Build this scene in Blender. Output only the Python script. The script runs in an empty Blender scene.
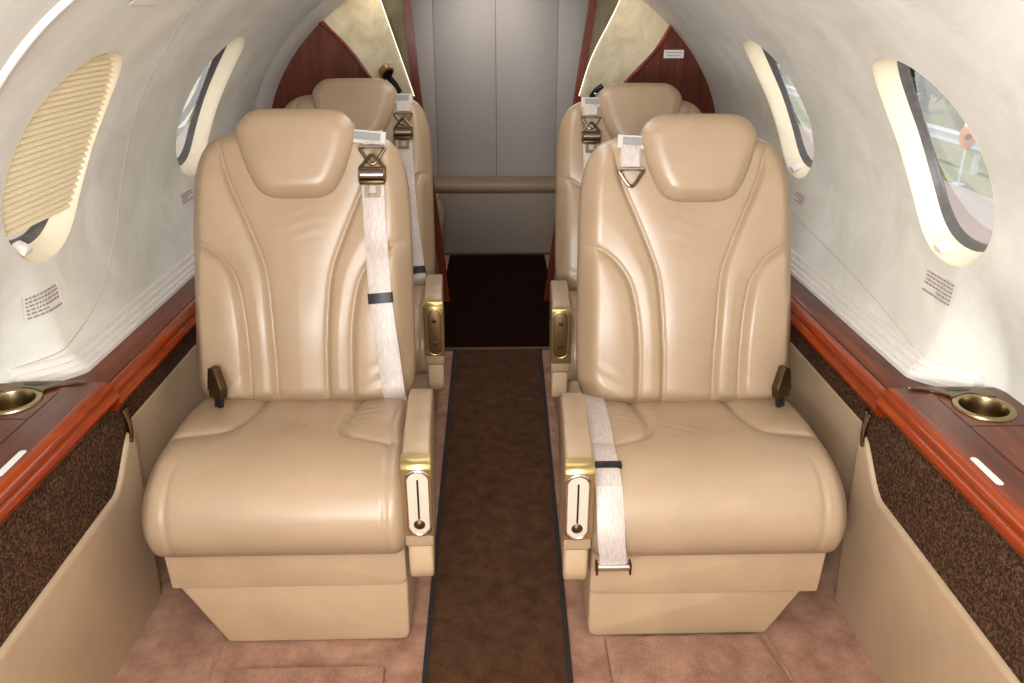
import bpy, bmesh, math, random, mathutils
import numpy as np
random.seed(7); RNG = np.random.default_rng(7)
sc = bpy.context.scene
COL = sc.collection
PI = math.pi

# ------------------------------------------------------------------ materials
def lin(c):
    c = c / 255.0
    return c / 12.92 if c <= 0.04045 else ((c + 0.055) / 1.055) ** 2.4
def rgb(r, g, b): return (lin(r), lin(g), lin(b), 1.0)
MATS = {}
def nodes(name):
    m = bpy.data.materials.new(name); m.use_nodes = True
    nt = m.node_tree; b = nt.nodes['Principled BSDF']
    MATS[name] = m
    return m, nt, b
def coords(nt, scale=(1, 1, 1), rot=(0, 0, 0)):
    tc = nt.nodes.new('ShaderNodeTexCoord'); mp = nt.nodes.new('ShaderNodeMapping')
    mp.inputs['Scale'].default_value = scale; mp.inputs['Rotation'].default_value = rot
    nt.links.new(tc.outputs['Object'], mp.inputs['Vector'])
    return mp.outputs['Vector']
def noise(nt, vec, scale, detail=4, rough=0.55, dist=0.0):
    n = nt.nodes.new('ShaderNodeTexNoise')
    n.inputs['Scale'].default_value = scale; n.inputs['Detail'].default_value = detail
    n.inputs['Roughness'].default_value = rough; n.inputs['Distortion'].default_value = dist
    nt.links.new(vec, n.inputs['Vector'])
    return n.outputs['Fac']
def ramp(nt, fac, stops):
    r = nt.nodes.new('ShaderNodeValToRGB')
    while len(r.color_ramp.elements) < len(stops): r.color_ramp.elements.new(0.5)
    for e, (p, c) in zip(r.color_ramp.elements, stops): e.position = p; e.color = c
    nt.links.new(fac, r.inputs['Fac'])
    return r.outputs['Color']
def bump(nt, b, fac, strength, dist=0.002):
    n = nt.nodes.new('ShaderNodeBump'); n.inputs['Strength'].default_value = strength
    n.inputs['Distance'].default_value = dist
    nt.links.new(fac, n.inputs['Height']); nt.links.new(n.outputs['Normal'], b.inputs['Normal'])
def plain(name, col, rough=0.5, metal=0.0, spec=0.5, coat=0.0, var=0.0, vs=30):
    m, nt, b = nodes(name)
    b.inputs['Base Color'].default_value = col
    b.inputs['Roughness'].default_value = rough; b.inputs['Metallic'].default_value = metal
    b.inputs['Specular IOR Level'].default_value = spec; b.inputs['Coat Weight'].default_value = coat
    if var:
        f = noise(nt, coords(nt), vs, 4)
        lo = tuple(c * (1 - var) for c in col[:3]) + (1,); hi = tuple(min(1, c * (1 + var)) for c in col[:3]) + (1,)
        nt.links.new(ramp(nt, f, [(0.3, lo), (0.7, hi)]), b.inputs['Base Color'])
    return m
def leather(name, col, rough=0.42, bs=0.25):
    m, nt, b = nodes(name)
    v = coords(nt)
    f = noise(nt, v, 9, 4, 0.6)
    lo = tuple(c * 0.93 for c in col[:3]) + (1,); hi = tuple(min(1, c * 1.05) for c in col[:3]) + (1,)
    nt.links.new(ramp(nt, f, [(0.3, lo), (0.7, hi)]), b.inputs['Base Color'])
    b.inputs['Roughness'].default_value = rough; b.inputs['Specular IOR Level'].default_value = 0.55
    bump(nt, b, noise(nt, v, 420, 3, 0.6), bs, 0.0006)
    return m
def wood(name, dark, mid, light, sc_=(30, 3, 30), rough=0.22, coat=0.6):
    m, nt, b = nodes(name)
    f = noise(nt, coords(nt, sc_), 1.0, 6, 0.62, 1.2)
    nt.links.new(ramp(nt, f, [(0.28, dark), (0.52, mid), (0.75, light)]), b.inputs['Base Color'])
    b.inputs['Roughness'].default_value = rough + 0.1
    b.inputs['Specular IOR Level'].default_value = 0.25
    b.inputs['Coat Weight'].default_value = coat; b.inputs['Coat Roughness'].default_value = rough * 0.5
    return m
def carpet(name, c0, c1, scale=14, fine=500, sheen=.12):
    m, nt, b = nodes(name)
    v = coords(nt)
    f = noise(nt, v, scale, 5, 0.65)
    g = noise(nt, v, fine, 2, 0.7)
    mx = nt.nodes.new('ShaderNodeMix'); mx.data_type = 'FLOAT'; mx.inputs['Factor'].default_value = 0.45
    nt.links.new(f, mx.inputs['A']); nt.links.new(g, mx.inputs['B'])
    nt.links.new(ramp(nt, mx.outputs['Result'], [(0.36, c0), (0.64, c1)]), b.inputs['Base Color'])
    b.inputs['Roughness'].default_value = 0.95; b.inputs['Specular IOR Level'].default_value = 0.04
    b.inputs['Sheen Weight'].default_value = sheen
    bump(nt, b, g, 0.7, 0.004)
    return m
LEATHER = leather('tan_leather', rgb(168, 142, 114), 0.34)
LEATHER_BASE_LIT = leather('tan_base_leather_lit', rgb(196, 167, 133), 0.46)  # seat leather lightened in colour to stand in for flash on the skirts
LEATHER_SIDE = leather('tan_sidewall_leather', rgb(180, 153, 123), 0.5, 0.15)
BELT = plain('belt_webbing', rgb(206, 192, 180), 0.55, var=0.06, vs=300)
def webbing():
    m, nt, b = nodes('cream_webbing')
    v = coords(nt, (1, 1, 1))
    f = noise(nt, coords(nt, (420, 60, 60)), 1.0, 2)
    nt.links.new(ramp(nt, f, [(0.3, rgb(176, 160, 150)), (0.7, rgb(204, 190, 181))]), b.inputs['Base Color'])
    b.inputs['Roughness'].default_value = 0.42; b.inputs['Specular IOR Level'].default_value = 0.6
    bump(nt, b, f, 0.3, 0.0006)
    return m
WEB = webbing()
BLACK = plain('black_plastic', rgb(20, 19, 19), 0.45)
BRONZE = plain('antique_bronze', rgb(112, 96, 74), 0.3, 1.0, var=0.1)
BRONZE_DK = plain('dark_bronze', rgb(92, 70, 46), 0.38, 0.85, var=0.12)
BRASS = plain('polished_brass', rgb(200, 178, 122), 0.3, 0.9)
NICKEL = plain('antique_nickel', rgb(150, 136, 112), 0.22, 1.0)
CHROME = plain('chrome', rgb(215, 210, 205), 0.15, 1.0)
PEWTER = plain('brushed_pewter_cup', rgb(158, 140, 104), 0.28, 1.0)
LIDMAT = plain('bronze_ashtray_lid', rgb(120, 92, 62), 0.35, 0.7, var=0.08)
INSERT = plain('polished_insert', rgb(222, 212, 192), 0.28, 0.35)
WHITE = plain('white_plastic', rgb(236, 232, 226), 0.4)
STICKER = plain('white_sticker', rgb(222, 220, 216), 0.5)
INK = plain('grey_print', rgb(158, 140, 132), .7)
TAGGREY = plain('grey_print_block', rgb(140, 138, 136), 0.6, var=0.25, vs=900)
SLEEVE = plain('clear_tag_sleeve', rgb(196, 190, 183), 0.25)
def suede(name, c0, c1, scale=5):
    m, nt, b = nodes(name)
    v = coords(nt, (1, 1, 1))
    f = noise(nt, v, scale, 6, 0.62, 0.6)
    nt.links.new(ramp(nt, f, [(0.32, c0), (0.66, c1)]), b.inputs['Base Color'])
    b.inputs['Roughness'].default_value = 0.9; b.inputs['Specular IOR Level'].default_value = 0.15
    b.inputs['Sheen Weight'].default_value = 0.1
    bump(nt, b, noise(nt, v, 260, 3), 0.15, 0.001)
    return m
WALL = suede('pale_wall_suede', rgb(204, 200, 189), rgb(226, 223, 213))
CREAM = suede('cream_suede', rgb(190, 176, 146), rgb(224, 212, 188), 9)
OLIVE = suede('olive_suede', rgb(120, 108, 84), rgb(150, 138, 112), 8)
TRIMW = plain('pale_trim', rgb(222, 216, 208), 0.45)
SEAMM = plain('wall_seam', rgb(186, 176, 162), 0.8)
WOOD_TOP = wood('mahogany_top', rgb(60, 24, 11), rgb(94, 40, 20), rgb(122, 58, 28), (26, 2.4, 26), 0.2, .35)
WOOD_RAIL = wood('mahogany_rail', rgb(98, 30, 3), rgb(132, 45, 6), rgb(158, 68, 16), (26, 2.4, 26), 0.16, 0.25)
WOOD_BULK = wood('mahogany_bulkhead', rgb(66, 24, 9), rgb(94, 37, 14), rgb(116, 52, 22), (34, 34, 2.6), 0.4, .08)
WOOD_EDGE = wood('mahogany_edge', rgb(86, 30, 12), rgb(120, 46, 18), rgb(146, 64, 28), (20, 20, 3), 0.35, .15)
def brownfab():
    m, nt, b = nodes('brown_patterned_fabric')
    v = coords(nt)
    vo = nt.nodes.new('ShaderNodeTexVoronoi'); vo.inputs['Scale'].default_value = 130; vo.feature = 'SMOOTH_F1'
    nt.links.new(v, vo.inputs['Vector'])
    w = nt.nodes.new('ShaderNodeMath'); w.operation = 'SINE'
    w2 = nt.nodes.new('ShaderNodeMath'); w2.operation = 'MULTIPLY'; w2.inputs[1].default_value = 16
    nt.links.new(vo.outputs['Distance'], w2.inputs[0]); nt.links.new(w2.outputs[0], w.inputs[0])
    n = noise(nt, v, 160, 4, 0.7)
    mx = nt.nodes.new('ShaderNodeMath'); mx.operation = 'MULTIPLY_ADD'; mx.inputs[1].default_value = 0.16
    nt.links.new(w.outputs[0], mx.inputs[0]); nt.links.new(n, mx.inputs[2])
    nt.links.new(ramp(nt, mx.outputs[0], [(0.3, rgb(36, 20, 11)), (0.5, rgb(62, 40, 25)), (0.75, rgb(104, 75, 52))]), b.inputs['Base Color'])
    b.inputs['Roughness'].default_value = 0.8; b.inputs['Specular IOR Level'].default_value = 0.2
    bump(nt, b, mx.outputs[0], 0.4, 0.001)
    return m
FABRIC = brownfab()
CARPET = carpet('rose_tan_carpet', rgb(132, 86, 62), rgb(196, 152, 126))
RUNNER = carpet('brown_runner_carpet', rgb(56, 36, 22), rgb(94, 63, 41), 24, 420, .03)
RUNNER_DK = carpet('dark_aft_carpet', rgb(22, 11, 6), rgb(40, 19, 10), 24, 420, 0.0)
BINDING = plain('black_binding', rgb(34, 24, 20), 0.8)
GREYPANEL = plain('grey_padded_vinyl', rgb(180, 171, 164), 0.55, var=0.03, vs=60)
BENCHV = plain('taupe_vinyl', rgb(146, 130, 116), 0.55, var=0.04)
BENCHT = plain('taupe_vinyl_top', rgb(150, 128, 102), 0.5, var=0.04)
LINER = plain('cream_window_liner', rgb(236, 222, 194), 0.45, var=0.04, vs=40)
GASKET = plain('grey_gasket', rgb(92, 88, 86), 0.4, var=0.2, vs=60)
SHADE = plain('cream_pleated_shade', rgb(230, 214, 178), 0.8)
DARKGAP = plain('dark_groove', rgb(40, 20, 12), 0.6)
def glass():
    m = bpy.data.materials.new('window_glass'); m.use_nodes = True; nt = m.node_tree; nt.nodes.clear()
    o = nt.nodes.new('ShaderNodeOutputMaterial'); t = nt.nodes.new('ShaderNodeBsdfTransparent'); g = nt.nodes.new('ShaderNodeBsdfGlossy')
    g.inputs['Roughness'].default_value = 0.03; t.inputs['Color'].default_value = (0.95, 0.96, 0.96, 1)
    f = nt.nodes.new('ShaderNodeFresnel'); f.inputs['IOR'].default_value = 1.35
    mx = nt.nodes.new('ShaderNodeMixShader')
    nt.links.new(f.outputs[0], mx.inputs[0]); nt.links.new(t.outputs[0], mx.inputs[1]); nt.links.new(g.outputs[0], mx.inputs[2])
    hz = nt.nodes.new('ShaderNodeBsdfTranslucent'); hz.inputs['Color'].default_value = (.95, .92, .88, 1)
    m2 = nt.nodes.new('ShaderNodeMixShader'); m2.inputs[0].default_value = 0.22      # milky mix stands in for the reflected haze on the pane
    nt.links.new(mx.outputs[0], m2.inputs[1]); nt.links.new(hz.outputs[0], m2.inputs[2])
    nt.links.new(m2.outputs[0], o.inputs[0]); return m
GLASS = glass()
def emis(name, col, s):
    m, nt, b = nodes(name); b.inputs['Base Color'].default_value = col
    b.inputs['Emission Color'].default_value = col; b.inputs['Emission Strength'].default_value = s
    return m
LED = emis('warm_led', (1.0, 0.92, 0.70, 1), 1.05)

# ------------------------------------------------------------------ mesh helpers
LOC = {}
def mk(name, V, F, mat, parent=None, smooth=True, fix=True, base=False, mats=None, fm=None):
    V = np.asarray(V, float)
    lo, hi = V.min(0), V.max(0); c = (lo + hi) / 2
    if base or parent is None: c[2] = lo[2]
    me = bpy.data.meshes.new(name)
    me.from_pydata((V - c).tolist(), [], [list(map(int, f)) for f in F])
    for mm in (mats or [mat]): me.materials.append(mm)
    if fm is not None:
        for p, k in zip(me.polygons, fm): p.material_index = k
    if fix:
        bm = bmesh.new(); bm.from_mesh(me); bmesh.ops.recalc_face_normals(bm, faces=bm.faces); bm.to_mesh(me); bm.free()
    if smooth:
        me.polygons.foreach_set('use_smooth', [True] * len(me.polygons))
    me.update()
    o = bpy.data.objects.new(name, me); COL.objects.link(o)
    p = LOC[parent.name] if parent is not None else np.zeros(3)
    o.location = c - p; o.parent = parent
    LOC[o.name] = c
    return o
def empty(name, loc):
    o = bpy.data.objects.new(name, None); COL.objects.link(o); o.location = loc; o.empty_display_size = 0.05
    LOC[o.name] = np.array(loc, float); return o
def tag(o, label=None, cat=None, group=None, kind=None):
    if label: o['label'] = label
    if cat: o['category'] = cat
    if group: o['group'] = group
    if kind: o['kind'] = kind
    return o
class MB:
    def __init__(s): s.V = []; s.F = []
    def add(s, V, F):
        n = len(s.V); s.V += [tuple(map(float, v)) for v in V]; s.F += [[i + n for i in f] for f in F]; return s
    def bm(s, bm):
        bm.verts.index_update(); s.add([v.co[:] for v in bm.verts], [[v.index for v in f.verts] for f in bm.faces]); bm.free(); return s
    def box(s, lo, hi, bev=0.0, seg=2):
        bm = bmesh.new(); bmesh.ops.create_cube(bm, size=1)
        lo, hi = np.minimum(lo, hi), np.maximum(lo, hi)
        for v in bm.verts: v.co = [(lo[i] + hi[i]) / 2 + v.co[i] * (hi[i] - lo[i]) for i in range(3)]
        if bev: bmesh.ops.bevel(bm, geom=bm.edges[:], offset=bev, segments=seg, profile=0.5, affect='EDGES')
        return s.bm(bm)
    def prism(s, pts, d0, d1, axis='x', bev=0.0, seg=2):
        """polygon pts extruded between d0 and d1 along axis; pts are the other two coordinates in xyz order"""
        bm = bmesh.new()
        def P(p, d):
            return {'x': (d, p[0], p[1]), 'y': (p[0], d, p[1]), 'z': (p[0], p[1], d)}[axis]
        a = [bm.verts.new(P(p, d0)) for p in pts]; b = [bm.verts.new(P(p, d1)) for p in pts]
        n = len(pts)
        bm.faces.new(a); bm.faces.new(b[::-1])
        for i in range(n): bm.faces.new((a[i], b[i], b[(i + 1) % n], a[(i + 1) % n]))
        bmesh.ops.recalc_face_normals(bm, faces=bm.faces)
        if bev:
            bmesh.ops.bevel(bm, geom=bm.edges[:], offset=bev, segments=seg, profile=0.5, affect='EDGES', clamp_overlap=True)
        return s.bm(bm)
    def tube(s, P, r, n=10, closed=False, sx=1.0):
        P = [np.array(p, float) for p in P]; m = len(P); V = []; F = []
        prev = None
        for i in range(m):
            a = P[(i - 1) % m] if closed or i > 0 else P[i]; b = P[(i + 1) % m] if closed or i < m - 1 else P[i]
            t = b - a; t /= np.linalg.norm(t) + 1e-12
            if prev is None:
                u = np.cross(t, (0, 0, 1)); 
                if np.linalg.norm(u) < 1e-3: u = np.cross(t, (0, 1, 0))
            else: u = prev - t * np.dot(prev, t)
            u /= np.linalg.norm(u); prev = u; w = np.cross(t, u)
            for k in range(n):
                q = 2 * PI * k / n; V.append(P[i] + r * (math.cos(q) * u * sx + math.sin(q) * w))
        for i in range(m if closed else m - 1):
            for k in range(n):
                F.append((i * n + k, i * n + (k + 1) % n, ((i + 1) % m) * n + (k + 1) % n, ((i + 1) % m) * n + k))
        if not closed: F += [list(range(n))[::-1], [(m - 1) * n + k for k in range(n)]]
        return s.add(V, F)
    def lathe(s, prof, c, axis=(0, 0, 1), n=48, closed=False):
        """prof: (r, h) rings round axis through c"""
        ax = np.array(axis, float); ax /= np.linalg.norm(ax)
        u = np.cross(ax, (0, 1, 0)) if abs(ax[1]) < 0.9 else np.cross(ax, (1, 0, 0)); u /= np.linalg.norm(u); w = np.cross(ax, u)
        V = []; F = []
        for r, h in prof:
            for k in range(n):
                q = 2 * PI * k / n; V.append(np.array(c) + ax * h + r * (math.cos(q) * u + math.sin(q) * w))
        m = len(prof)
        for i in range(m if closed else m - 1):
            for k in range(n):
                F.append((i * n + k, i * n + (k + 1) % n, ((i + 1) % m) * n + (k + 1) % n, ((i + 1) % m) * n + k))
        return s.add(V, F)
    def build(s, name, mat, parent=None, smooth=True, **k):
        o = mk(name, s.V, s.F, mat, parent, smooth=False, **k)
        if smooth:
            me = o.data; me.polygons.foreach_set('use_smooth', [True] * len(me.polygons))
            try: me.set_sharp_from_angle(angle=math.radians(38))
            except Exception: pass
        return o
def crom(P, n=8, closed=False):
    P = [np.array(p, float) for p in P]; o = []
    Q = [P[-1]] + P + P[:2] if closed else [2 * P[0] - P[1]] + P + [2 * P[-1] - P[-2]]
    for i in range(1, len(Q) - 2):
        a, b, c, d = Q[i - 1:i + 3]
        for k in range(n):
            t = k / n
            o.append(.5 * (2 * b + (c - a) * t + (2 * a - 5 * b + 4 * c - d) * t * t + (3 * b - a - 3 * c + d) * t ** 3))
    if not closed: o.append(P[-1])
    return np.array(o)
def polydist(S, T, poly, closed=False):
    """distance of arrays S,T to a polyline"""
    poly = np.asarray(poly, float); m = len(poly); D = np.full(S.shape, 9.0)
    for i in range(m if closed else m - 1):
        a = poly[i]; b = poly[(i + 1) % m]; d = b - a; L = (d * d).sum() + 1e-12
        k = np.clip(((S - a[0]) * d[0] + (T - a[1]) * d[1]) / L, 0, 1)
        D = np.minimum(D, np.hypot(S - a[0] - k * d[0], T - a[1] - k * d[1]))
    return D
def gridfaces(R, C, off=0, loopc=False):
    F = []
    for i in range(R - 1):
        for j in range(C if loopc else C - 1):
            F.append((off + i * C + j, off + i * C + (j + 1) % C, off + (i + 1) * C + (j + 1) % C, off + (i + 1) * C + j))
    return F

# ------------------------------------------------------------------ cabin cross-section
PR = [(.862, .55), (.88, .65), (.892, .75), (.890, .83), (.872, .92), (.822, 1.03), (.735, 1.15), (.60, 1.275), (.42, 1.385), (.22, 1.445), (0, 1.465)]
WP = crom(PR, 14)
WL = np.concatenate([[0], np.cumsum(np.hypot(*np.diff(WP, axis=0).T))])
def smooth01(t): t = np.clip(t, 0, 1); return t * t * (3 - 2 * t)
def wallx(l): return np.interp(l, WL, WP[:, 0])
def wallz(l): return np.interp(l, WL, WP[:, 1])
def l_of_z(z): return float(np.interp(z, WP[:, 1], WL))
def flare(y, z, side=1):
    return 0.105 * smooth01(((1.465 if side > 0 else 1.53) - np.asarray(y)) / .13) * smooth01((.86 - np.asarray(z)) / .30)
def wpt(side, y, l, inset=0.0):
    x, z = wallx(l), wallz(l)
    e = 0.004
    tx, tz = wallx(l + e) - wallx(l - e), wallz(l + e) - wallz(l - e); n = math.hypot(tx, tz)
    nx, nz = -tz / n, tx / n        # towards the cabin
    return np.array([side * (x + flare(y, z, side) + nx * inset), y, z + nz * inset])
Y0, YB = -1.1, 3.2
WIN = {('l', 0): (-1, 1.568), ('l', 1): (-1, 2.418), ('r', 0): (1, 1.493), ('r', 1): (1, 2.337)}
LC = (l_of_z(.818) + l_of_z(1.192)) / 2; RLW = (l_of_z(1.187) - l_of_z(.820)) / 2; RYW = .163
WLR = {1: (LC - .014, RLW + .006), -1: (LC - .010, RLW + .012)}
def sup(q): # superellipse radius factor
    c, s = abs(math.cos(q)), abs(math.sin(q)); return 1.0 / (c ** 2.25 + s ** 2.25) ** (1 / 2.25)
def side_wall(side, name):
    ys = np.arange(Y0, YB + 1e-6, .01); ls = np.linspace(0, l_of_z(1.385), 96)
    Yg, Lg = np.meshgrid(ys, ls, indexing='ij'); Yg = Yg.copy(); Lg = Lg.copy()
    keep = np.ones(Yg.shape, bool)
    for (k, i), (s, yc) in WIN.items():
        if s != side: continue
        LC, RLW = WLR[side]
        a = (Yg - yc) / RYW; b = (Lg - LC) / RLW
        rho = (np.abs(a) ** 2.25 + np.abs(b) ** 2.25) ** (1 / 2.25)
        inside = rho < 1
        keep &= ~inside
        # snap the ring of inside vertices that touch outside ones onto the rim
        nb = np.zeros_like(inside)
        for dy in (-1, 0, 1):
            for dl in (-1, 0, 1): nb |= np.roll(np.roll(~inside, dy, 0), dl, 1)
        ring = inside & nb
        Yg[ring] = yc + (Yg[ring] - yc) / rho[ring]; Lg[ring] = LC + (Lg[ring] - LC) / rho[ring]
        keep |= ring
    x = wallx(Lg); z = wallz(Lg); x = x + flare(Yg, z, side)
    V = np.stack([side * x, Yg, z], -1).reshape(-1, 3); C = len(ls)
    F = [f for f in gridfaces(len(ys), C) if all(keep.flat[i] for i in f)]
    used = sorted({i for f in F for i in f}); mp = {v: k for k, v in enumerate(used)}
    o = mk(name, V[used], [[mp[i] for i in f] for f in F], WALL, fix=False)
    return tag(o, kind='structure')
wl = side_wall(-1, 'wall_left'); wr = side_wall(1, 'wall_right')

# ceiling strip closing the crown
ys = np.linspace(Y0, YB, 40); ls = np.linspace(l_of_z(1.385), WL[-1], 12)
V = []; 
for y in ys:
    for l in ls: V.append((-wallx(l), y, wallz(l)))
    for l in ls[::-1][1:]: V.append((wallx(l), y, wallz(l)))
tag(mk('ceiling', V, gridfaces(len(ys), 2 * len(ls) - 1), WALL, fix=False), kind='structure')

def seam(parent, side, pts, r=.0016, name='panel_seam', inset=0.0, mat=SEAMM):
    P = [wpt(side, y, l_of_z(z), inset) for y, z in crom(pts, 8)]
    return MB().tube(P, r, 6).build(name, mat, parent)
seam(wl, -1, [(1.70, 1.37), (1.774, 1.279), (1.86, 1.18), (1.90, 1.072), (1.928, .933), (1.885, .80), (1.785, .707), (1.676, .655), (1.54, .626), (1.44, .612)])
seam(wr, 1, [(2.7, .73), (2.3, .70), (1.9, .665), (1.72, .645), (1.55, .62), (1.45, .60)], .0011)
# raised rib in the headliner, forward on the left
MB().tube([wpt(-1, y, l_of_z(z), .001) for y, z in crom([(1.255, 1.02), (1.245, 1.10), (1.236, 1.169), (1.231, 1.231), (1.236, 1.29), (1.25, 1.37)], 8)], .008, 10, sx=1.0).build('trim_5', TRIMW)
tag(bpy.data.objects['trim_5'], kind='structure')

# aft edge rib of the side walls
def ribpts(inset): return None
for side, nm in ((-1, 'trim_3'), (1, 'trim_4')):
    ls = np.linspace(0.02, l_of_z(1.44), 70); V = []
    for y, ins in ((3.06, .001), (3.10, .012 if side < 0 else .006), (3.195, .03 if side < 0 else .012), (3.23, .03 if side < 0 else .012)):
        for l in ls: V.append(wpt(side, y, l, ins))
    tag(mk(nm, V, gridfaces(4, len(ls)), TRIMW, fix=False), kind='structure')

# ------------------------------------------------------------------ windows
def window(key, n, shade=False, clip=True):
    side, yc = WIN[key]; LC, RLW = WLR[side]
    l0 = LC; e = .004
    tx, tz = wallx(l0 + e) - wallx(l0 - e), wallz(l0 + e) - wallz(l0 - e); nn = math.hypot(tx, tz)
    out = np.array([side * tz / nn, 0, -tx / nn]); up = np.array([side * tx / nn, 0, tz / nn])
    N = 96
    def rim(f, d, sink=0.0):
        R = []
        for k in range(N):
            q = 2 * PI * k / N; s = sup(q) * f
            p = wpt(side, yc + RYW * s * math.cos(q), LC + RLW * s * math.sin(q), sink)
            R.append(p + out * d)
        return R
    root = empty('window_%d' % n, wpt(side, yc, LC) + out * .03); tag(root, kind='structure')
    rings = [rim(1.004, 0, .0004), rim(.994, .0015), rim(.978, .010), rim(.968, .025), rim(.960, .042)]
    V = [p for r in rings for p in r]; mk('reveal', V, gridfaces(len(rings), N, loopc=True), LINER, root, fix=False)
    rg = [rim(.961, .0415), rim(.954, .0425), rim(.952, .047), rim(.944, .048), rim(.942, .053), rim(.932, .054), rim(.930, .060)]
    V = [p for r in rg for p in r]; mk('gasket', V, gridfaces(len(rg), N, loopc=True), GASKET, root, fix=False)
    # pane: fan of rings, flat oval
    fs = [.002, .3, .6, .94]; V = [p for f in fs for p in rim(f, .092)]
    ctr = wpt(side, yc, LC)
    P = np.array(V); dd = (P - ctr) @ out; P = P + np.outer(.057 - dd, out)
    mk('pane', P, gridfaces(len(fs), N, loopc=True), GLASS, root, fix=False)
    if shade:
        # pleated blind drawn most of the way down
        rows = []; zz = 0
        top, bot = .985, -.70; nrow = 2 * 27
        for i in range(nrow + 1):
            v = top + (bot - top) * i / nrow
            hw = (1 - abs(v) ** 2.25) ** (1 / 2.25) * .985
            d = .003 + (.010 if i % 2 else 0)
            row = []
            for j in range(41):
                u = -1 + 2 * j / 40
                b_ = wpt(side, yc + RYW * hw * u, LC + RLW * v * .965)
                c_ = b_ + out * (d - (b_ - ctr) @ out * .25)
                row.append(c_)
            rows += row
        mk('pleated_blind', rows, gridfaces(nrow + 1, 41), SHADE, root, smooth=False, fix=False)
        m = MB(); hw = (1 - .70 ** 2.25) ** (1 / 2.25) * .95
        b0 = [wpt(side, yc + RYW * hw * u, LC - RLW * .70 * .965) for u in (-1, 1)]
        b0 = [p + out * (.012 - (p - ctr) @ out * .25) for p in b0]
        m.tube(b0, .005, 8).build('blind_rail', SHADE, root)
    if clip:
        q = math.radians(218 if side < 0 else 322)
        ys_, ls_ = yc + RYW * (-.42 if side < 0 else .22), LC - RLW * (.84 if side < 0 else .92)
        p = wpt(side, ys_, ls_) + out * .012
        m = MB().box((-.014, -.013, -.008), (.014, .013, .008), .0025)
        V = [p + out * a + np.array([0, 1, 0]) * b + up * c for a, b, c in m.V]
        m.V = V; m.build('blind_latch', WHITE, root)
    return root
window(('l', 0), 1, shade=True); window(('l', 1), 2, clip=False); window(('r', 0), 3); window(('r', 1), 4)

# ------------------------------------------------------------------ floor and lower sidewalls
tag(mk('floor', [(-.98, Y0, 0), (.98, Y0, 0), (.98, 4.7, 0), (-.98, 4.7, 0)], [(0, 1, 2, 3)], CARPET), kind='structure')
def runner():
    def strip(x0a, x0b, x1a, x1b, ya, yb, h):
        V = [(x0a, ya, 0), (x1a, ya, 0), (x1b, yb, 0), (x0b, yb, 0), (x0a, ya, h), (x1a, ya, h), (x1b, yb, h), (x0b, yb, h)]
        return V, [(0, 1, 2, 3), (4, 5, 6, 7), (0, 1, 5, 4), (1, 2, 6, 5), (2, 3, 7, 6), (3, 0, 4, 7)]
    ya, yb = -.6, 2.925
    k = (yb - ya) / 1.70
    L = lambda y: -.147 - .010 * (y - 1.23) / 1.7; Rr = lambda y: .148 + .035 * (y - 1.23) / 1.7
    o = mk('aisle_runner', *strip(L(ya), L(yb), Rr(ya), Rr(yb), ya, yb, .006), RUNNER, smooth=False)
    tag(o, 'long dark brown aisle runner with black bound edges on the rose-tan carpet', 'rug')
    for f, s in ((L, -1), (Rr, 1)):
        V, F = strip(f(ya) - .006, f(yb) - .006, f(ya) + .006, f(yb) + .006, ya, yb, .009)
        mk('edge_binding', V, F, BINDING, o, smooth=False)
    V, F = strip(L(yb) - .006, L(yb) - .006, Rr(yb), Rr(yb), yb, yb + .012, .011)
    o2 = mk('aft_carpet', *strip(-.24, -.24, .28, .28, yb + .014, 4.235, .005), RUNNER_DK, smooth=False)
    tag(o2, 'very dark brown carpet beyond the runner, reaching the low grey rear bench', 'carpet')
    o3 = mk('threshold_strip', [(-.2, yb + .001, 0), (.225, yb + .001, 0), (.225, yb + .013, 0), (-.2, yb + .013, 0), (-.2, yb + .003, .011), (.225, yb + .003, .011), (.225, yb + .011, .011), (-.2, yb + .011, .011)],
            [(0, 1, 2, 3), (4, 5, 6, 7), (0, 1, 5, 4), (1, 2, 6, 5), (2, 3, 7, 6), (3, 0, 4, 7)], plain('brown_threshold', rgb(92, 66, 50), 0.6), smooth=False)
    tag(o3, 'thin brown threshold strip between the aisle runner and the dark aft carpet', 'threshold')
runner()
def pad(name, pts, h, label, mat=CARPET):
    o = MB().prism(pts, .001, h, 'z', .006, 2).build(name, mat); return tag(o, label, 'carpet hatch')
pad('carpet_hatch', [(-.575, .80), (-.20, .80), (-.232, 1.268), (-.55, 1.268)], .016, 'raised carpeted hatch cover on the floor before the seat with the buckled shoulder strap')
pad('carpet_hatch', [(.232, .80), (.66, .80), (.563, 1.338), (.232, 1.338)], .016, 'raised carpeted hatch cover on the floor before the seat with the lap strap hanging down')
# carpet seams beside the hatches
for i, (a, b) in enumerate((((-.592, 1.365), (-.585, .9)), ((.585, 1.345), (.64, .9)))):
    tag(MB().tube([(a[0], a[1], .002), (b[0], b[1], .002)], .004, 8).build('trim_%d' % (10 + i), CARPET), kind='structure')

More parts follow.
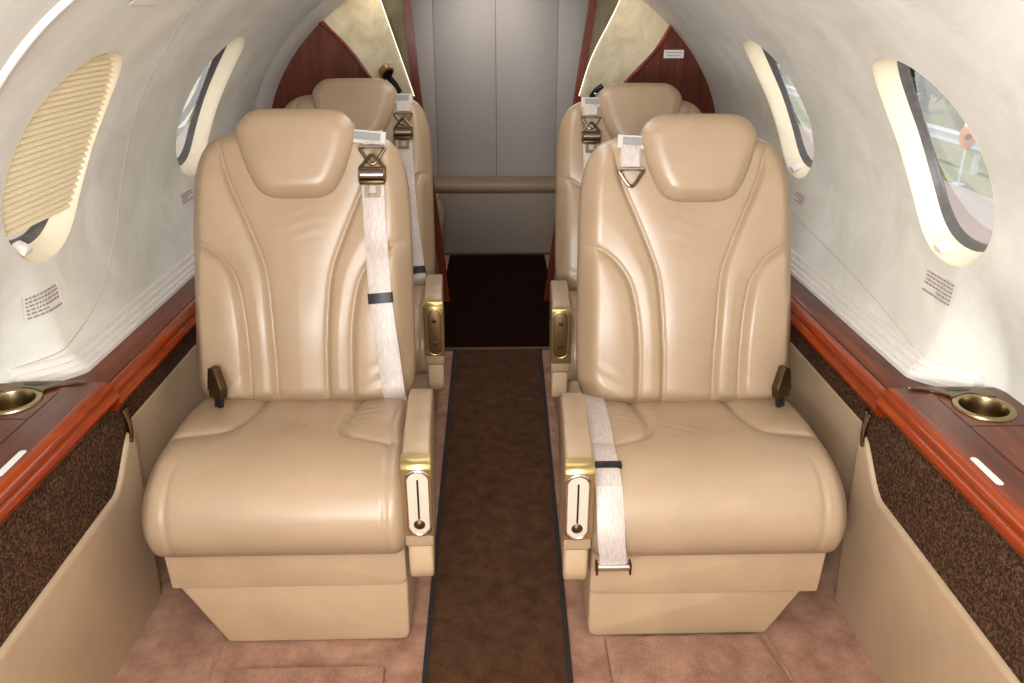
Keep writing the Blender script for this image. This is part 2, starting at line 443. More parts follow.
def lower_side(s, nm):
    """tan leather dado with a curved step, patterned fabric band above it"""
    root = empty(nm, (s * .8, 1.2, 0)); tag(root, kind='structure')
    ya = np.concatenate([np.linspace(Y0, 1.30, 30), np.linspace(1.305, 1.58, 52), np.linspace(1.59, 3.2, 30)])
    ysh = .055 if s < 0 else 0.0
    def top(y):
        y = y - ysh
        return .353 + .094 * smooth01((y - 1.33) / .13) - .02 * np.clip(1.33 - y, 0, 1)
    def off(y):   # aft part set back behind the forward panel
        return .022 * smooth01((y - ysh - 1.455) / .035)
    V = []; rows = []
    for y in ya:
        t = float(top(y)); o = float(off(y))
        prof = [(.782 + o, 0), (.775 + o, .15), (.766 + o, t - .012), (.7675 + o, t - .003), (.772 + o, t), (.786 + o, t)]
        V += [(s * x, y, z) for x, z in prof]
    mk('leather_panel', V, gridfaces(len(ya), 6), LEATHER_SIDE, root, fix=False)
    V = []
    for y in ya:
        t = float(top(y)); o = float(off(y)) * .7
        V += [(s * (.776 + o), y, t - .02), (s * (.772 + o), y, .46), (s * (.770 + o), y, .56)]
    mk('fabric_band', V, gridfaces(len(ya), 3), FABRIC, root, fix=False)
    # table latch: slim bright lever
    P = crom([(s * .7665, 1.43 + ysh, .50), (s * .761, 1.43 + ysh, .475), (s * .759, 1.43 + ysh, .45), (s * .764, 1.432 + ysh, .425)], 6)
    la = MB().tube(P, .0045, 8); la.box((s * .764, 1.437 + ysh, .44), (s * .772, 1.452 + ysh, .50), .002)
    la.build('table_latch', NICKEL, root)
    return root
lower_side(-1, 'wall_lower_left'); lower_side(1, 'wall_lower_right')

# ------------------------------------------------------------------ wooden side ledges
def ledge(s, name, y0, y1, zt, xin, xout, label, steps=24):
    root = empty(name, (s * (xin + xout) / 2, (y0 + y1) / 2, zt - .04)); tag(root, label, 'ledge')
    # moulded rail, profile in (x,z)
    pr = [(xin + .024, zt - .046), (xin + .004, zt - .045), (xin - .004, zt - .038), (xin - .006, zt - .029), (xin - .001, zt - .021), (xin + .004, zt - .018),
          (xin + .003, zt - .014), (xin + .003, zt - .008), (xin + .008, zt - .002), (xin + .016, zt + .001), (xin + .026, zt), (xin + .026, zt - .03)]
    pr = [(s * x, z) for x, z in pr]
    MB().prism(pr, y0, y1, 'y').build('moulded_rail', WOOD_RAIL, root)
    return root
L_AFT = ledge(-1, 'side_ledge', 1.43, 3.05, .572, .746, .842, 'narrow wooden ledge along the wall with the pleated blind, aft of the cup holder console')
R_AFT = ledge(1, 'side_ledge', 1.367, 3.05, .572, .746, .842, 'narrow wooden ledge along the wall with two open windows, aft of the cup holder console')
for s, root, y0 in ((-1, L_AFT, 1.43), (1, R_AFT, 1.367)):
    MB().box((s * .777, y0, .54), (s * .858, 3.05, .5705), .001).box((s * .85, y0, .54), (s * .955, y0 + .12, .5703)).build('ledge_top', WOOD_TOP, root)
L_FWD = ledge(-1, 'side_console', -.6, 1.425, .592, .742, .97, 'wide glossy wooden console below the window with the pleated blind')
R_FWD = ledge(1, 'side_console', -.6, 1.362, .592, .742, .97, 'wide glossy wooden console below the open window with the orange post outside')
def console_top(s, root, y1, cup):
    cx, cy = cup; R = .046
    bm_pts_out = [(.783, -.6), (.985, -.6), (.985, y1), (.783, y1)]
    # top plate with a round hole: ring of quads from the circle to a square, then boxes around
    z1, z0 = .592, .545
    q = .060
    N = 64; V = []; F = []
    for k in range(N):
        a = 2 * PI * k / N + PI / 4
        c, d = math.cos(a), math.sin(a); f = q / max(abs(c), abs(d))
        V += [(s * (cx + R * c), cy + R * d, z1), (s * (cx + f * c), cy + f * d, z1), (s * (cx + R * c), cy + R * d, z0)]
    for k in range(N):
        j = (k + 1) % N
        F += [(3 * k, 3 * k + 1, 3 * j + 1, 3 * j), (3 * k, 3 * j, 3 * j + 2, 3 * k + 2)]
    m = MB().add(V, F)
    xo = .99
    def sheet(xa, xb, ya, yb):
        if xb - xa > 1e-4 and yb - ya > 1e-4:
            m.add([(s * xa, ya, z1), (s * xb, ya, z1), (s * xb, yb, z1), (s * xa, yb, z1)], [(0, 1, 2, 3)])
    sheet(.767, cx - q, -.6, y1); sheet(cx + q, xo, -.6, y1); sheet(cx - q, cx + q, -.6, cy - q); sheet(cx - q, cx + q, cy + q, y1)
    m.add([(s * .767, y1, z1), (s * xo, y1, z1), (s * xo, y1, .53), (s * .767, y1, .53)], [(0, 1, 2, 3)])
    m.build('console_top', WOOD_TOP, root)
CUP_L, CUP_R = (.896, 1.345), (.892, 1.278)
console_top(-1, L_FWD, 1.425, CUP_L); console_top(1, R_FWD, 1.362, CUP_R)
for s, root, cup, y1 in ((-1, L_FWD, CUP_L, 1.425), (1, R_FWD, CUP_R, 1.362)):
    g = MB()
    g.box((s * .828, -.6, .5916), (s * .8295, cup[1] + .04, .5926))
    g.box((s * .829, cup[1] - .068, .5916), (s * .985, cup[1] - .0665, .5926))
    g.build('lid_seam', DARKGAP, root, smooth=False)

def cupholder(s, c, z, label, name='cup_holder'):
    cx, cy = c
    root = empty(name, (s * cx, cy, z - .05)); tag(root, label, 'cup holder')
    m = MB(); cen = (s * cx, cy, z)
    m.lathe([(.0, -.05), (.036, -.05), (.0385, -.046), (.040, -.02), (.041, .0005), (.042, .003), (.0455, .0045), (.052, .0035), (.0535, .0005)], cen, n=64)
    m.build('cup', PEWTER, root)
    # swivel plate: teardrop behind the cup with an oval eye
    out = []
    P = [(cx + .040, cy + .034), (cx + .046, cy + .058), (cx + .026, cy + .075), (cx - .030, cy + .078), (cx - .104, cy + .077), (cx - .066, cy + .064), (cx - .046, cy + .046), (cx - .036, cy + .036), (cx, cy + .050)]
    P = [(s * x, y) for x, y in crom(P, 5, True)]
    pl = MB().prism(P, z + .001, z + .006, 'z', .0012, 1).build('swivel_plate', BRONZE, root)
    e = [(s * (cx - .014 + .024 * math.cos(2 * PI * k / 24)), cy + .065 + .007 * math.sin(2 * PI * k / 24)) for k in range(24)]
    MB().prism(e, z + .0055, z + .0068, 'z').build('plate_eye', plain('dark_recess' if 'dark_recess' not in MATS else 'dark_recess_b', rgb(42, 34, 24), .4), pl)
    return root
cupholder(-1, CUP_L, .592, 'round metal cup holder in the console below the pleated blind')
cupholder(1, CUP_R, .592, 'round metal cup holder in the console below the open window with the orange post')
for s, y, lb in ((-1, 2.30, 'left'), (1, 2.25, 'right')):
    root = empty('cup_holder', (s * .822, y, .5705))
    tag(root, 'dark bronze cup holder half hidden beside the backrest with the buckled shoulder strap' if s < 0 else 'dark bronze cup holder half hidden beside the backrest with the loose shoulder strap', 'cup holder')
    MB().lathe([(0, .001), (.022, .001), (.024, .006), (.028, .007), (.032, .004), (.033, .0)], (s * .822, y, .5705), n=40).build('ring', PEWTER, root)
    MB().lathe([(0, .0022), (.0215, .0018)], (s * .822, y, .5705), n=40).build('dark_well', BLACK, root)
# pale stepped trim between ledge and wall
for s, nm, y0 in ((-1, 'trim_1', 1.525), (1, 'trim_2', 1.465)):
    pr = [(.838, .5708), (.838, .580), (.844, .5805), (.845, .589), (.852, .5895), (.853, .600), (.861, .6005), (.862, .612), (.872, .614), (.872, .5708)]
    ysx = np.concatenate([np.linspace(y0 - .09, 1.62, 24), np.linspace(1.66, 3.06, 12)])
    V = [(s * (x + float(flare(y, .60, s))), y, z) for y in ysx for x, z in pr]; n_ = len(pr)
    tag(mk(nm, V, gridfaces(len(ysx), n_, loopc=True) + [list(range(n_)), [(len(ysx) - 1) * n_ + k for k in range(n_)]], TRIMW, smooth=False), kind='structure')
# white stickers on the consoles
def sticker(s, x0, x1, y0, y1, z, label):
    m = MB().prism([(s * x, y) for x, y in [(x0, y0 + .004), (x0 + .003, y0), (x1 - .003, y0), (x1, y0 + .004), (x1, y1 - .004), (x1 - .003, y1), (x0 + .003, y1), (x0, y1 - .004)]], z, z + .0012, 'z')
    tag(m.build('sticker', STICKER), label, 'sticker')
sticker(-1, .770, .782, 1.085, 1.165, .5925, 'blank white strip sticker on the wooden console below the pleated blind')
sticker(1, .768, .780, 1.025, 1.105, .5925, 'blank white strip sticker on the rail side of the console below the open window')
sticker(1, .832, .842, .97, 1.05, .5927, 'small white sticker at the picture edge on the console lid below the open window')

# ------------------------------------------------------------------ placards on the walls
def placard(side, y0, y1, z0, z1, label, lines=6, back=None):
    N = 6
    V = []
    for i in range(N + 1):
        for y in (y0, y1): V.append(wpt(side, y, l_of_z(z0 + (z1 - z0) * i / N), .0012))
    o = mk('placard', V, gridfaces(N + 1, 2), back or plain('placard_backing' if 'placard_backing' not in MATS else 'placard_backing_b', rgb(224, 214, 206), .6), fix=False, smooth=False)
    tag(o, label, 'placard')
    V = []; F = []
    for r in range(lines):
        zc = z1 - (z1 - z0) * (r + .8) / (lines + .6); hz = (z1 - z0) / (lines + .6) * .26
        y = y0 + .06 * (y1 - y0); end = y1 - .06 * (y1 - y0)
        if r == lines - 2: end = y0 + .5 * (y1 - y0)
        while y < end - .004:
            w = random.uniform(.004, .012); w = min(w, end - y); n = len(V)
            for yy, zz in ((y, zc - hz), (y + w, zc - hz), (y + w, zc + hz), (y, zc + hz)): V.append(wpt(side, yy, l_of_z(zz), .0018))
            F.append((n, n + 1, n + 2, n + 3)); y += w + .0022
    mk('print', V, F, INK, o, fix=False, smooth=False)
placard(-1, 1.468, 1.575, .700, .752, 'small printed placard on the wall below the window with the pleated blind')
placard(1, 1.443, 1.558, .722, .774, 'small printed placard on the wall below the open window with the orange post')
placard(-1, 2.29, 2.385, .738, .772, 'tiny placard close to the backrest with the buckled shoulder strap', 4)
placard(1, 2.245, 2.33, .735, .770, 'tiny placard on the wall beside the backrest with the loose shoulder strap', 4)

# small overhead grille on the left headliner
def vent():
    V = []
    o = empty('overhead_vent', wpt(-1, 1.515, l_of_z(1.285), .004)); tag(o, 'small recessed overhead panel at the top edge above the pleated blind', 'vent')
    q = [(1.455, 1.274), (1.565, 1.272), (1.59, 1.30), (1.59, 1.33), (1.455, 1.33)]
    c = crom(q, 1, True)
    V = [wpt(-1, y, l_of_z(z), .002) for y, z in q] + [wpt(-1, y, l_of_z(z), .0045) for y, z in q]
    n = len(q)
    mk('vent_panel', V, [list(range(n)), list(range(n, 2 * n))] + [(i, (i + 1) % n, n + (i + 1) % n, n + i) for i in range(n)], WALL, o, smooth=False)
    MB().tube([wpt(-1, y, l_of_z(z), .0035) for y, z in q], .0013, 6, closed=True).build('vent_frame', SEAMM, o)
vent()

# ------------------------------------------------------------------ seats
SY = 1.36                                    # y of the seat base front
KY, KZ = .3134, .9496                        # recline direction
def frame(xc, m, y0=1.76, z0=.379):
    def f(s, t, d): return np.stack([xc + m * s, y0 + t * KY - d * KZ, z0 + t * KZ + d * KY], -1)
    return f
BACK_OUT = [(0, -.012), (.12, -.012), (.19, -.012), (.235, .006), (.258, .045), (.263, .12), (.261, .3), (.258, .45), (.253, .52), (.241, .575), (.216, .617), (.172, .641), (.12, .648), (.06, .65), (0, .65)]
BACK_OUT = crom(BACK_OUT, 5)
BACK_POLY = np.concatenate([BACK_OUT, (BACK_OUT * [-1, 1])[::-1][1:-1]])
sm = lambda P: crom(P, 6)
IN_W = sm([(.205, .66), (.183, .618), (.160, .531), (.125, .446), (.100, .384), (.076, .312), (.066, .22), (.060, .10), (.060, -.02)])
IN_A = IN_W * [-1, 1]
OUT_W = sm([(.27, .388), (.246, .386), (.200, .365), (.166, .333), (.139, .283), (.123, .19), (.119, .09), (.119, -.02)])
OUT_A = OUT_W * [-1, 1]
PIPE_W = sm([(.258, .42), (.25, .36), (.236, .27), (.232, .24)])
BACK_SEAMS = [IN_W, IN_A, OUT_W, OUT_A]
def back_d(s, t):
    """front height of the backrest over its mid plane"""
    s = np.asarray(s, float); t = np.asarray(t, float)
    e = polydist(s, t, BACK_POLY, True)
    r = .052
    edge = np.sqrt(np.clip(1 - (1 - np.clip(e / r, 0, 1)) ** 2, 0, 1))
    d = .052 * edge
    a = np.abs(s)
    k = smooth01(e / .04)
    D = np.full(s.shape, 9.0)
    for p in BACK_SEAMS: D = np.minimum(D, polydist(s, t, p))
    # which panel
    xo = np.interp(t, OUT_W[::-1, 1], OUT_W[::-1, 0]); xi = np.interp(t, IN_W[::-1, 1], IN_W[::-1, 0])
    outer = smooth01((a - xo) / .02) * (t < .39)
    d = d + k * .020 * outer * smooth01((.40 - t) / .06) * (1 - .55 * smooth01((a - xo - .03) / .11))
    band = smooth01((a - xi) / .015) * (1 - outer)
    d = d + k * .009 * band * smooth01((.62 - t) / .1)
    d = d + k * .012 * np.exp(-((t - .20) / .13) ** 2) * (a < 9)
    d = d - .012 * np.exp(-(s / .10) ** 2) * smooth01((t - .40) / .15) * k
    d = d + k * .010 * (1 - np.exp(-D / .028))
    d = d - k * .0042 * np.exp(-(D / .0032) ** 2)
    pw = polydist(s, t, PIPE_W)
    d = d + .004 * np.exp(-(pw / .004) ** 2)
    # soft creases low on the outer panels and across the middle
    d = d + k * .0012 * np.sin((t * 1.0 + s * .6) * 150) * np.exp(-((a - .19) / .05) ** 2 - ((t - .05) / .045) ** 2)
    d = d + k * .0004 * np.sin(t * 210 + 3 * np.sin(s * 30)) * np.exp(-(s / .06) ** 2 - ((t - .43) / .05) ** 2)
    return d
def cosrow(n): return (1 - np.cos(np.linspace(0, PI, n))) / 2
def shell(name, poly, tmin, tmax, dfun, bfun, fr, mat, parent, nu, nt):
    poly = np.asarray(poly)
    half = poly[poly[:, 0] >= -1e-9]; half = half[np.argsort(half[:, 1])]
    tt = tmin + (tmax - tmin) * (.35 * cosrow(nt) + .65 * np.linspace(0, 1, nt))
    wmid = np.array([max(p[0] for p in half if abs(p[1] - t) < .03) for t in tt])
    # exact width by polygon crossing
    w = []
    for t in tt:
        xs = []
        for i in range(len(poly)):
            a, b = poly[i], poly[(i + 1) % len(poly)]
            if (a[1] - t) * (b[1] - t) <= 0 and abs(a[1] - b[1]) > 1e-9: xs.append(a[0] + (t - a[1]) / (b[1] - a[1]) * (b[0] - a[0]))
        xs = [x for x in xs if x >= 0] or [0]
        w.append(max(xs))
    w = np.array(w); w[0] = max(w[0], w[1] * .7); w[-1] = max(w[-1], w[-2] * .7)
    uu = np.linspace(-1, 1, nu); uu = .55 * uu + .45 * np.sin(uu * PI / 2)
    S = w[:, None] * uu[None, :]; T = np.repeat(tt[:, None], nu, 1)
    d = dfun(S, T); d[0, :] = d[-1, :] = d[:, 0] = d[:, -1] = 0
    b = bfun(S, T); b[0, :] = b[-1, :] = b[:, 0] = b[:, -1] = 0
    Vf = fr(S, T, d).reshape(-1, 3); Vb = fr(S, T, -b).reshape(-1, 3)
    n = len(Vf); V = np.concatenate([Vf, Vb])
    mp = np.arange(2 * n).reshape(2, nt, nu)
    for arr in (mp[1],):
        arr[0, :] = mp[0][0, :]; arr[-1, :] = mp[0][-1, :]; arr[:, 0] = mp[0][:, 0]; arr[:, -1] = mp[0][:, -1]
    F = gridfaces(nt, nu)
    bk = mp[1]
    for i in range(nt - 1):
        for j in range(nu - 1): F.append((bk[i, j], bk[i + 1, j], bk[i + 1, j + 1], bk[i, j + 1]))
    used = np.unique(np.array([i for f in F for i in f])); idx = -np.ones(2 * n, int); idx[used] = np.arange(len(used))
    return mk(name, V[used], [[idx[i] for i in f] for f in F], mat, parent)
HEAD_OUT = crom([(0, .494), (.042, .4945), (.068, .500), (.090, .515), (.112, .553), (.129, .60), (.139, .645), (.133, .668), (.112, .690), (.086, .700), (.04, .702), (0, .7025)], 5)
HEAD_POLY = np.concatenate([HEAD_OUT, (HEAD_OUT * [-1, 1])[::-1][1:-1]])
def edge_d(poly, T, r, p=2.0):
    def f(s, t):
        e = polydist(s, t, poly, True)
        return T * np.clip(1 - (1 - np.clip(e / r, 0, 1)) ** p, 0, 1) ** (1 / p)
    return f
# cushion path (y,z), from under the backrest forward, over the front roll and back underneath
CP = crom([(1.81, .352), (1.775, .382), (1.70, .402), (1.60, .420), (1.50, .434), (1.41, .442), (1.345, .437), (1.298, .416), (1.270, .380), (1.262, .342), (1.274, .306), (1.302, .284), (1.345, .275), (1.45, .272), (1.60, .27), (1.78, .27), (1.82, .30)], 9)
CLN = np.concatenate([[0], np.cumsum(np.hypot(*np.diff(CP, axis=0).T))])
NTOP = int(np.argmin(CP[:, 0])) + 1
def l_of_y(y): return np.interp(-y, -CP[:NTOP, 0], CLN[:NTOP])
def cshift(y): return -.036 * smooth01((1.74 - y) / .50)
def cwid(y): return 0.260 - .002 * smooth01((1.74 - y) / .5)
CS_W = [(.088, 1.80), (.090, 1.68), (.091, 1.61), (.099, 1.55), (.118, 1.505), (.178, 1.484), (.255, 1.462)]
CS_A = [(-.138, 1.80), (-.136, 1.68), (-.131, 1.61), (-.129, 1.535), (-.141, 1.485), (-.180, 1.46), (-.238, 1.432)]
CS = [np.array([(s, l_of_y(y)) for s, y in sm(P)]) for P in (CS_W, CS_A)]
CS.append(np.array([(-.236, l_of_y(1.64)), (-.238, l_of_y(1.43)), (-.244, l_of_y(1.33)), (-.247, CLN[NTOP - 1]), (-.245, CLN[NTOP - 1] + .05)]))
CS.append(np.array([(.168, l_of_y(1.36)), (.166, l_of_y(1.30)), (.163, CLN[NTOP - 1]), (.160, CLN[NTOP - 1] + .05)]))
def cush_point(s, l):
    y = np.interp(l, CLN, CP[:, 0]); z = np.interp(l, CLN, CP[:, 1]); e = .006
    ty = np.interp(l + e, CLN, CP[:, 0]) - np.interp(l - e, CLN, CP[:, 0]); tz = np.interp(l + e, CLN, CP[:, 1]) - np.interp(l - e, CLN, CP[:, 1])
    n = np.hypot(ty, tz); return y, z, tz / n, -ty / n       # outward normal (y,z)
def cush_d(s, l):
    D = np.full(s.shape, 9.0)
    for p in CS[:2]: D = np.minimum(D, polydist(s, l, p))
    g = np.minimum(polydist(s, l, CS[2]), polydist(s, l, CS[3]))
    fade = smooth01((1.0 - np.clip(l / CLN[NTOP], 0, 1)) * 8) 
    d = .010 * (1 - np.exp(-D / .022)) - .0075 * np.exp(-(D / .004) ** 2) - .0035 * np.exp(-(g / .0035) ** 2)
    y = np.interp(l, CLN, CP[:, 0])
    seat = np.clip((y - 1.46) / .3, 0, 1)
    d = d - .008 * np.exp(-((s + .02) / .09) ** 2) * smooth01((y - 1.45) / .12)      # gentle dish
    d = d + .0010 * np.sin(y * 190 + s * 60) * np.exp(-((s + .15) / .05) ** 2 - ((y - 1.60) / .05) ** 2)
    d = d + .0008 * np.sin((s + y) * 120) * np.exp(-((s + .06) / .05) ** 2 - ((y - 1.52) / .05) ** 2)
    d = d + .0012 * np.sin(y * 260) * np.exp(-((s - .16) / .05) ** 2 - ((y - 1.70) / .03) ** 2)
    return np.where(l <= CLN[NTOP - 1] + .1, d, 0)
def cushion(xc, m, parent):
    nl, nu = 190, 90
    L = np.linspace(0, CLN[-1], nl); u = np.linspace(-1, 1, nu); u = .5 * u + .5 * np.sin(u * PI / 2)
    V = np.zeros((nl, nu, 3))
    for i, l in enumerate(L):
        y, z, ny, nz = cush_point(0, l); y = float(y)
        w = float(cwid(y)); c = float(cshift(y)); s = c + u * w
        e = w - np.abs(u * w); r = .042
        drop = r * (1 - np.sqrt(np.clip(1 - (1 - np.clip(e / r, 0, 1)) ** 2, 0, 1)))
        d = cush_d(s, np.full(nu, l)) * smooth01(e / .03) - drop * .9
        V[i, :, 0] = xc + m * s; V[i, :, 1] = y + ny * d; V[i, :, 2] = z + nz * d
    V = V.reshape(-1, 3).tolist(); F = gridfaces(nl, nu)
    for i0 in (0,): pass
    F += [(((nl - 1) * nu + j), ((nl - 1) * nu + j + 1), j + 1, j) for j in range(nu - 1)]
    for j in (0, nu - 1):
        loop = [i * nu + j for i in range(nl)]
        P = np.array([V[i] for i in loop]).mean(0); n = len(V); V.append(P.tolist())
        F += [(loop[i], loop[(i + 1) % nl], n) for i in range(nl)]
    return mk('seat_cushion', V, F, LEATHER, parent)

def ribbon(P, N, width_dir, w, th, closed_end=True):
    """flat strap along points P with outward normals N"""
    m = MB(); V = []; wd = np.asarray(width_dir, float)
    for i, (p, n) in enumerate(zip(P, N)):
        ww = (wd[i] if wd.ndim > 1 else wd) * (w[i] if hasattr(w, '__len__') else w) / 2
        for a, b in ((-1, 0), (-.8, 1), (.8, 1), (1, 0)):
            V.append(p + ww * a + n * th * b)
    k = len(P); F = gridfaces(k, 4, loopc=True) + [[0, 1, 2, 3], [(k - 1) * 4 + j for j in range(4)]]
    return m.add(V, F)

def seat_belt(xc, m, root, kind, s0=-.172, bend=1.0):
    fr = frame(xc, m); nrm = np.array([0, -KZ, KY]); xdir = np.array([m, 0, 0])
    ex, et = np.array([m, 0, 0]), np.array([0, KY, KZ])
    def on(s, t, h=.0, hw=.0):
        q = np.linspace(s - hw, s + hw, 9) if hw else np.array([s])
        d = float(back_d(q, np.full(q.shape, t)).max())
        return fr(np.array(s), np.array(t), d + h)
    def lay(path, w, th=.0016, h=.001, n=24):
        c = crom(path, n); H_ = np.array([float(back_d(np.linspace(a - w / 2, a + w / 2, 9), np.full(9, b)).max()) for a, b in c])
        k = np.ones(7) / 7; Hs = np.convolve(np.pad(H_, 3, mode='edge'), k, 'valid') if len(H_) > 8 else H_
        Hs = np.maximum(H_, Hs)
        P = [fr(np.array(a), np.array(b), hh + h) for (a, b), hh in zip(c, Hs)]
        T = np.gradient(np.array(P), axis=0); W = []; Nn = []
        for t in T:
            t = t / np.linalg.norm(t); wv = np.cross(nrm, t); wv /= np.linalg.norm(wv); W.append(wv); Nn.append(nrm)
        return ribbon(P, Nn, np.array(W), w, th)
    pe = {'latched': .600, 'open': .560, 'aft': .575}[kind]; q0 = pe - .600
    belt = lay([(s0 + .004, .640), (s0 + .003, .628), (s0 + .001, (pe + .63) / 2), (s0, pe)], .048, .004, .004).build('shoulder_belt', WEB, root)
    base = on(s0 + .012, .622, .0, .03)
    tl = .10 if kind == 'latched' else -.06 if kind == 'open' else 0
    def plate(w, hh, d0, d1, ds=0, dt=0, b0=base):
        mb = MB().box((ds - w / 2, dt - hh / 2, d0), (ds + w / 2, dt + hh / 2, d1), .0006, 1); out = []
        for a, b, c in mb.V:
            a2 = a * math.cos(tl) - b * math.sin(tl); b2 = a * math.sin(tl) + b * math.cos(tl)
            out.append(b0 + ex * a2 + et * b2 + nrm * c)
        mb.V = out; return mb
    plate(.084, .030, .009, .0115).build('belt_tag', SLEEVE, belt)
    plate(.060, .018, .0116, .0124, .0, .002).build('tag_print', TAGGREY, belt)
    ref = on(s0, pe - .03, .010, .03)
    def at(a, b, h=0.0): return ref + ex * a + et * (b - (pe - .03)) + nrm * h
    def ring(pts, r, mat, name, h=.0):
        MB().tube([at(a, b + q0, h) for a, b in crom(pts, 4, True)], r, 8, closed=True).build(name, mat, belt)
    ring([(-.026, .597), (.026, .597), (.021, .582), (.008, .563), (0, .559), (-.008, .563), (-.021, .582)], .0042, BRONZE, 'triangle_loop')
    MB().tube([at(-.029, .598 + q0, .003), at(.029, .598 + q0, .003)], .0032, 8).build('loop_bar', CHROME, belt)
    if kind != 'open':
        ring([(0, .578), (.008, .573), (.022, .556), (.026, .548), (-.026, .548), (-.022, .556), (-.008, .573)], .004, BRONZE, 'buckle_loop', .004)
        c0 = at(0, .534 + q0, .006)
        MB().tube([c0 + xdir * -.027, c0 + xdir * .027], .0125, 20).build('buckle_roller', ROLLER, belt)
        for q in (-.0285, .0285):
            p = c0 + xdir * q; MB().box(p - [.0025, .014, .016], p + [.0025, .011, .016], .002).build('buckle_cheek', BRONZE_DK, belt)
        p = c0 + et * -.017; MB().box(p - [.029, .008, .005], p + [.029, .006, .005], .002).build('buckle_bar', BRONZE_DK, belt)
        tk = .262 if kind == 'latched' else .075
        path = [(s0, .525 + q0), (s0 - .001 * bend, .48), (s0 - .003 * bend, .42), (s0 - .009 * bend, .34), (s0 - .016 * bend, .25), (s0 - .026 * bend, .16), (s0 - .036 * bend, .07), (s0 - .042 * bend, .012), (s0 - .043 * bend, -.004)]
        strap = lay(path, .052, .0018, .004, 10).build('belt_strap', WEB, belt)
        p = on(s0, .500 + q0, .008, .026); tn = MB()
        for a0, a1, b0, b1 in ((-.018, -.008, -.018, .018), (.008, .018, -.018, .018), (-.008, .008, -.018, -.009), (-.008, .008, .009, .018)):
            mb = MB().box((a0, b0, 0), (a1, b1, .003), .0005, 1); mb.V = [p + ex * a + et * b + nrm * c for a, b, c in mb.V]; tn.add(mb.V, mb.F)
        tn.build('buckle_tongue', NICKEL, belt)
        sk = float(np.interp(tk, [b for a, b in path][::-1], [a for a, b in path][::-1]))
        lay([(sk + .0005, tk), (sk - .0012, tk - .024)], .058, .0035, .005, 8).build('belt_keeper', BLACK, belt)
    return belt
ROLLER = plain('brushed_copper_roller', rgb(160, 142, 132), 0.3, 1.0)
def lap_belt(xc, m, root):
    """lap strap lying over the cushion edge and hanging off the front"""
    pts = []
    seq = [(-.228, 1.745), (-.231, 1.68), (-.236, 1.60), (-.242, 1.50), (-.247, 1.42), (-.249, 1.35), (-.248, 1.30)]
    P = []; N = []
    for s, y in crom(seq, 6):
        l = l_of_y(y); yy, z, ny, nz = cush_point(0, l)
        e = float(cwid(yy)) - abs(s - float(cshift(yy))); r = .042
        hh = .0
        for q in np.linspace(s - .028, s + .028, 9):
            ee = float(cwid(yy)) - abs(q - float(cshift(yy)))
            if ee < 0: continue
            dq = float(cush_d(np.array([q]), np.array([l]))[0]) * float(smooth01(ee / .03)) - .9 * r * (1 - math.sqrt(max(0, 1 - (1 - min(ee / r, 1)) ** 2)))
            hh = max(hh, dq)
        P.append(np.array([xc + m * s, yy + ny * (hh + .0055), z + nz * (hh + .0055)])); N.append(np.array([0, ny, nz]))
    P = [p for p in P]; 
    for s, y, z in ((-.247, 1.2475, .365), (-.245, 1.244, .335), (-.242, 1.244, .315), (-.241, 1.246, .300), (-.240, 1.247, .287)):
        P.append(np.array([xc + m * s, y, z])); N.append(np.array([0, -1, 0.]))
    Pc = crom(P, 2); Nc = crom(N, 2)
    st = ribbon(list(Pc), list(Nc), np.array([m, 0, 0]), .052, .0018).build('lap_belt', WEB, root)
    i = int(len(Pc) * .60); q = Pc[i]
    l = l_of_y(1.348); yy, z, ny, nz = cush_point(0, l)
    c = np.array([xc + m * -.2485, float(yy) + ny * .0155, float(z) + nz * .0155])
    t = np.array([0, -nz, ny]); n = np.array([0, ny, nz])
    mb = MB().box((-.031, -.008, -.002), (.031, .008, .006), .002); mb.V = [c + np.array([m, 0, 0]) * a + t * b + n * d for a, b, d in mb.V]
    mb.build('belt_keeper', BLACK, st)
    e = Pc[-1]
    MB().tube([e + np.array([-.031, -.002, 0]), e + np.array([.031, -.002, 0])], .0075, 14).build('end_roller', CHROME, st)
    for k in (-.032, .032): MB().box(e + [k - .002, -.012, -.012], e + [k + .002, .008, .012], .001).build('end_bracket', BRONZE_DK, st)
    return st
def ashtray(xc, m, arm, kind):
    xa = xc - m * .314; y = 1.2365; zc = .431
    st = [(xa + .0205 * math.cos(a), zc + (.046 if math.sin(a) >= 0 else -.046) + .0205 * math.sin(a)) for a in np.linspace(0, 2 * PI, 40, endpoint=False)]
    rim = MB().tube([(a, y - .001, b) for a, b in [(xa + (p - xa) * 1.06, zc + (q - zc) * 1.03) for p, q in st]], .0034, 10, closed=True)
    rim.build('ashtray_rim', BRASS if kind == 'closed' else CHROME, arm)
    if kind == 'slot':
        MB().prism(st, y - .0022, y + .006, 'y', .001, 1).build('ashtray_insert', INSERT, arm)
        MB().box((xa - .0018, y - .0032, zc - .034), (xa + .0018, y, zc + .051), .0006, 1).build('ashtray_slot', BLACK, arm)
        d = MB().lathe([(.0001, -.007), (.006, -.006), (.010, -.003), (.0125, 0)], (xa, y, zc - .046), (0, 1, 0), 24)
        d.build('ashtray_knob', BRONZE_DK, arm)
    else:
        MB().prism(st, y - .004, y + .006, 'y', .003, 2).build('ashtray_lid', LIDMAT, arm)
        for k, zz in enumerate((zc + .034, zc - .034)):
            MB().lathe([(.0001, -.0025), (.005, -.002), (.007, 0)], (xa, y - .0035, zz), (0, 1, 0), 20).build('ashtray_rivet', NICKEL, arm)
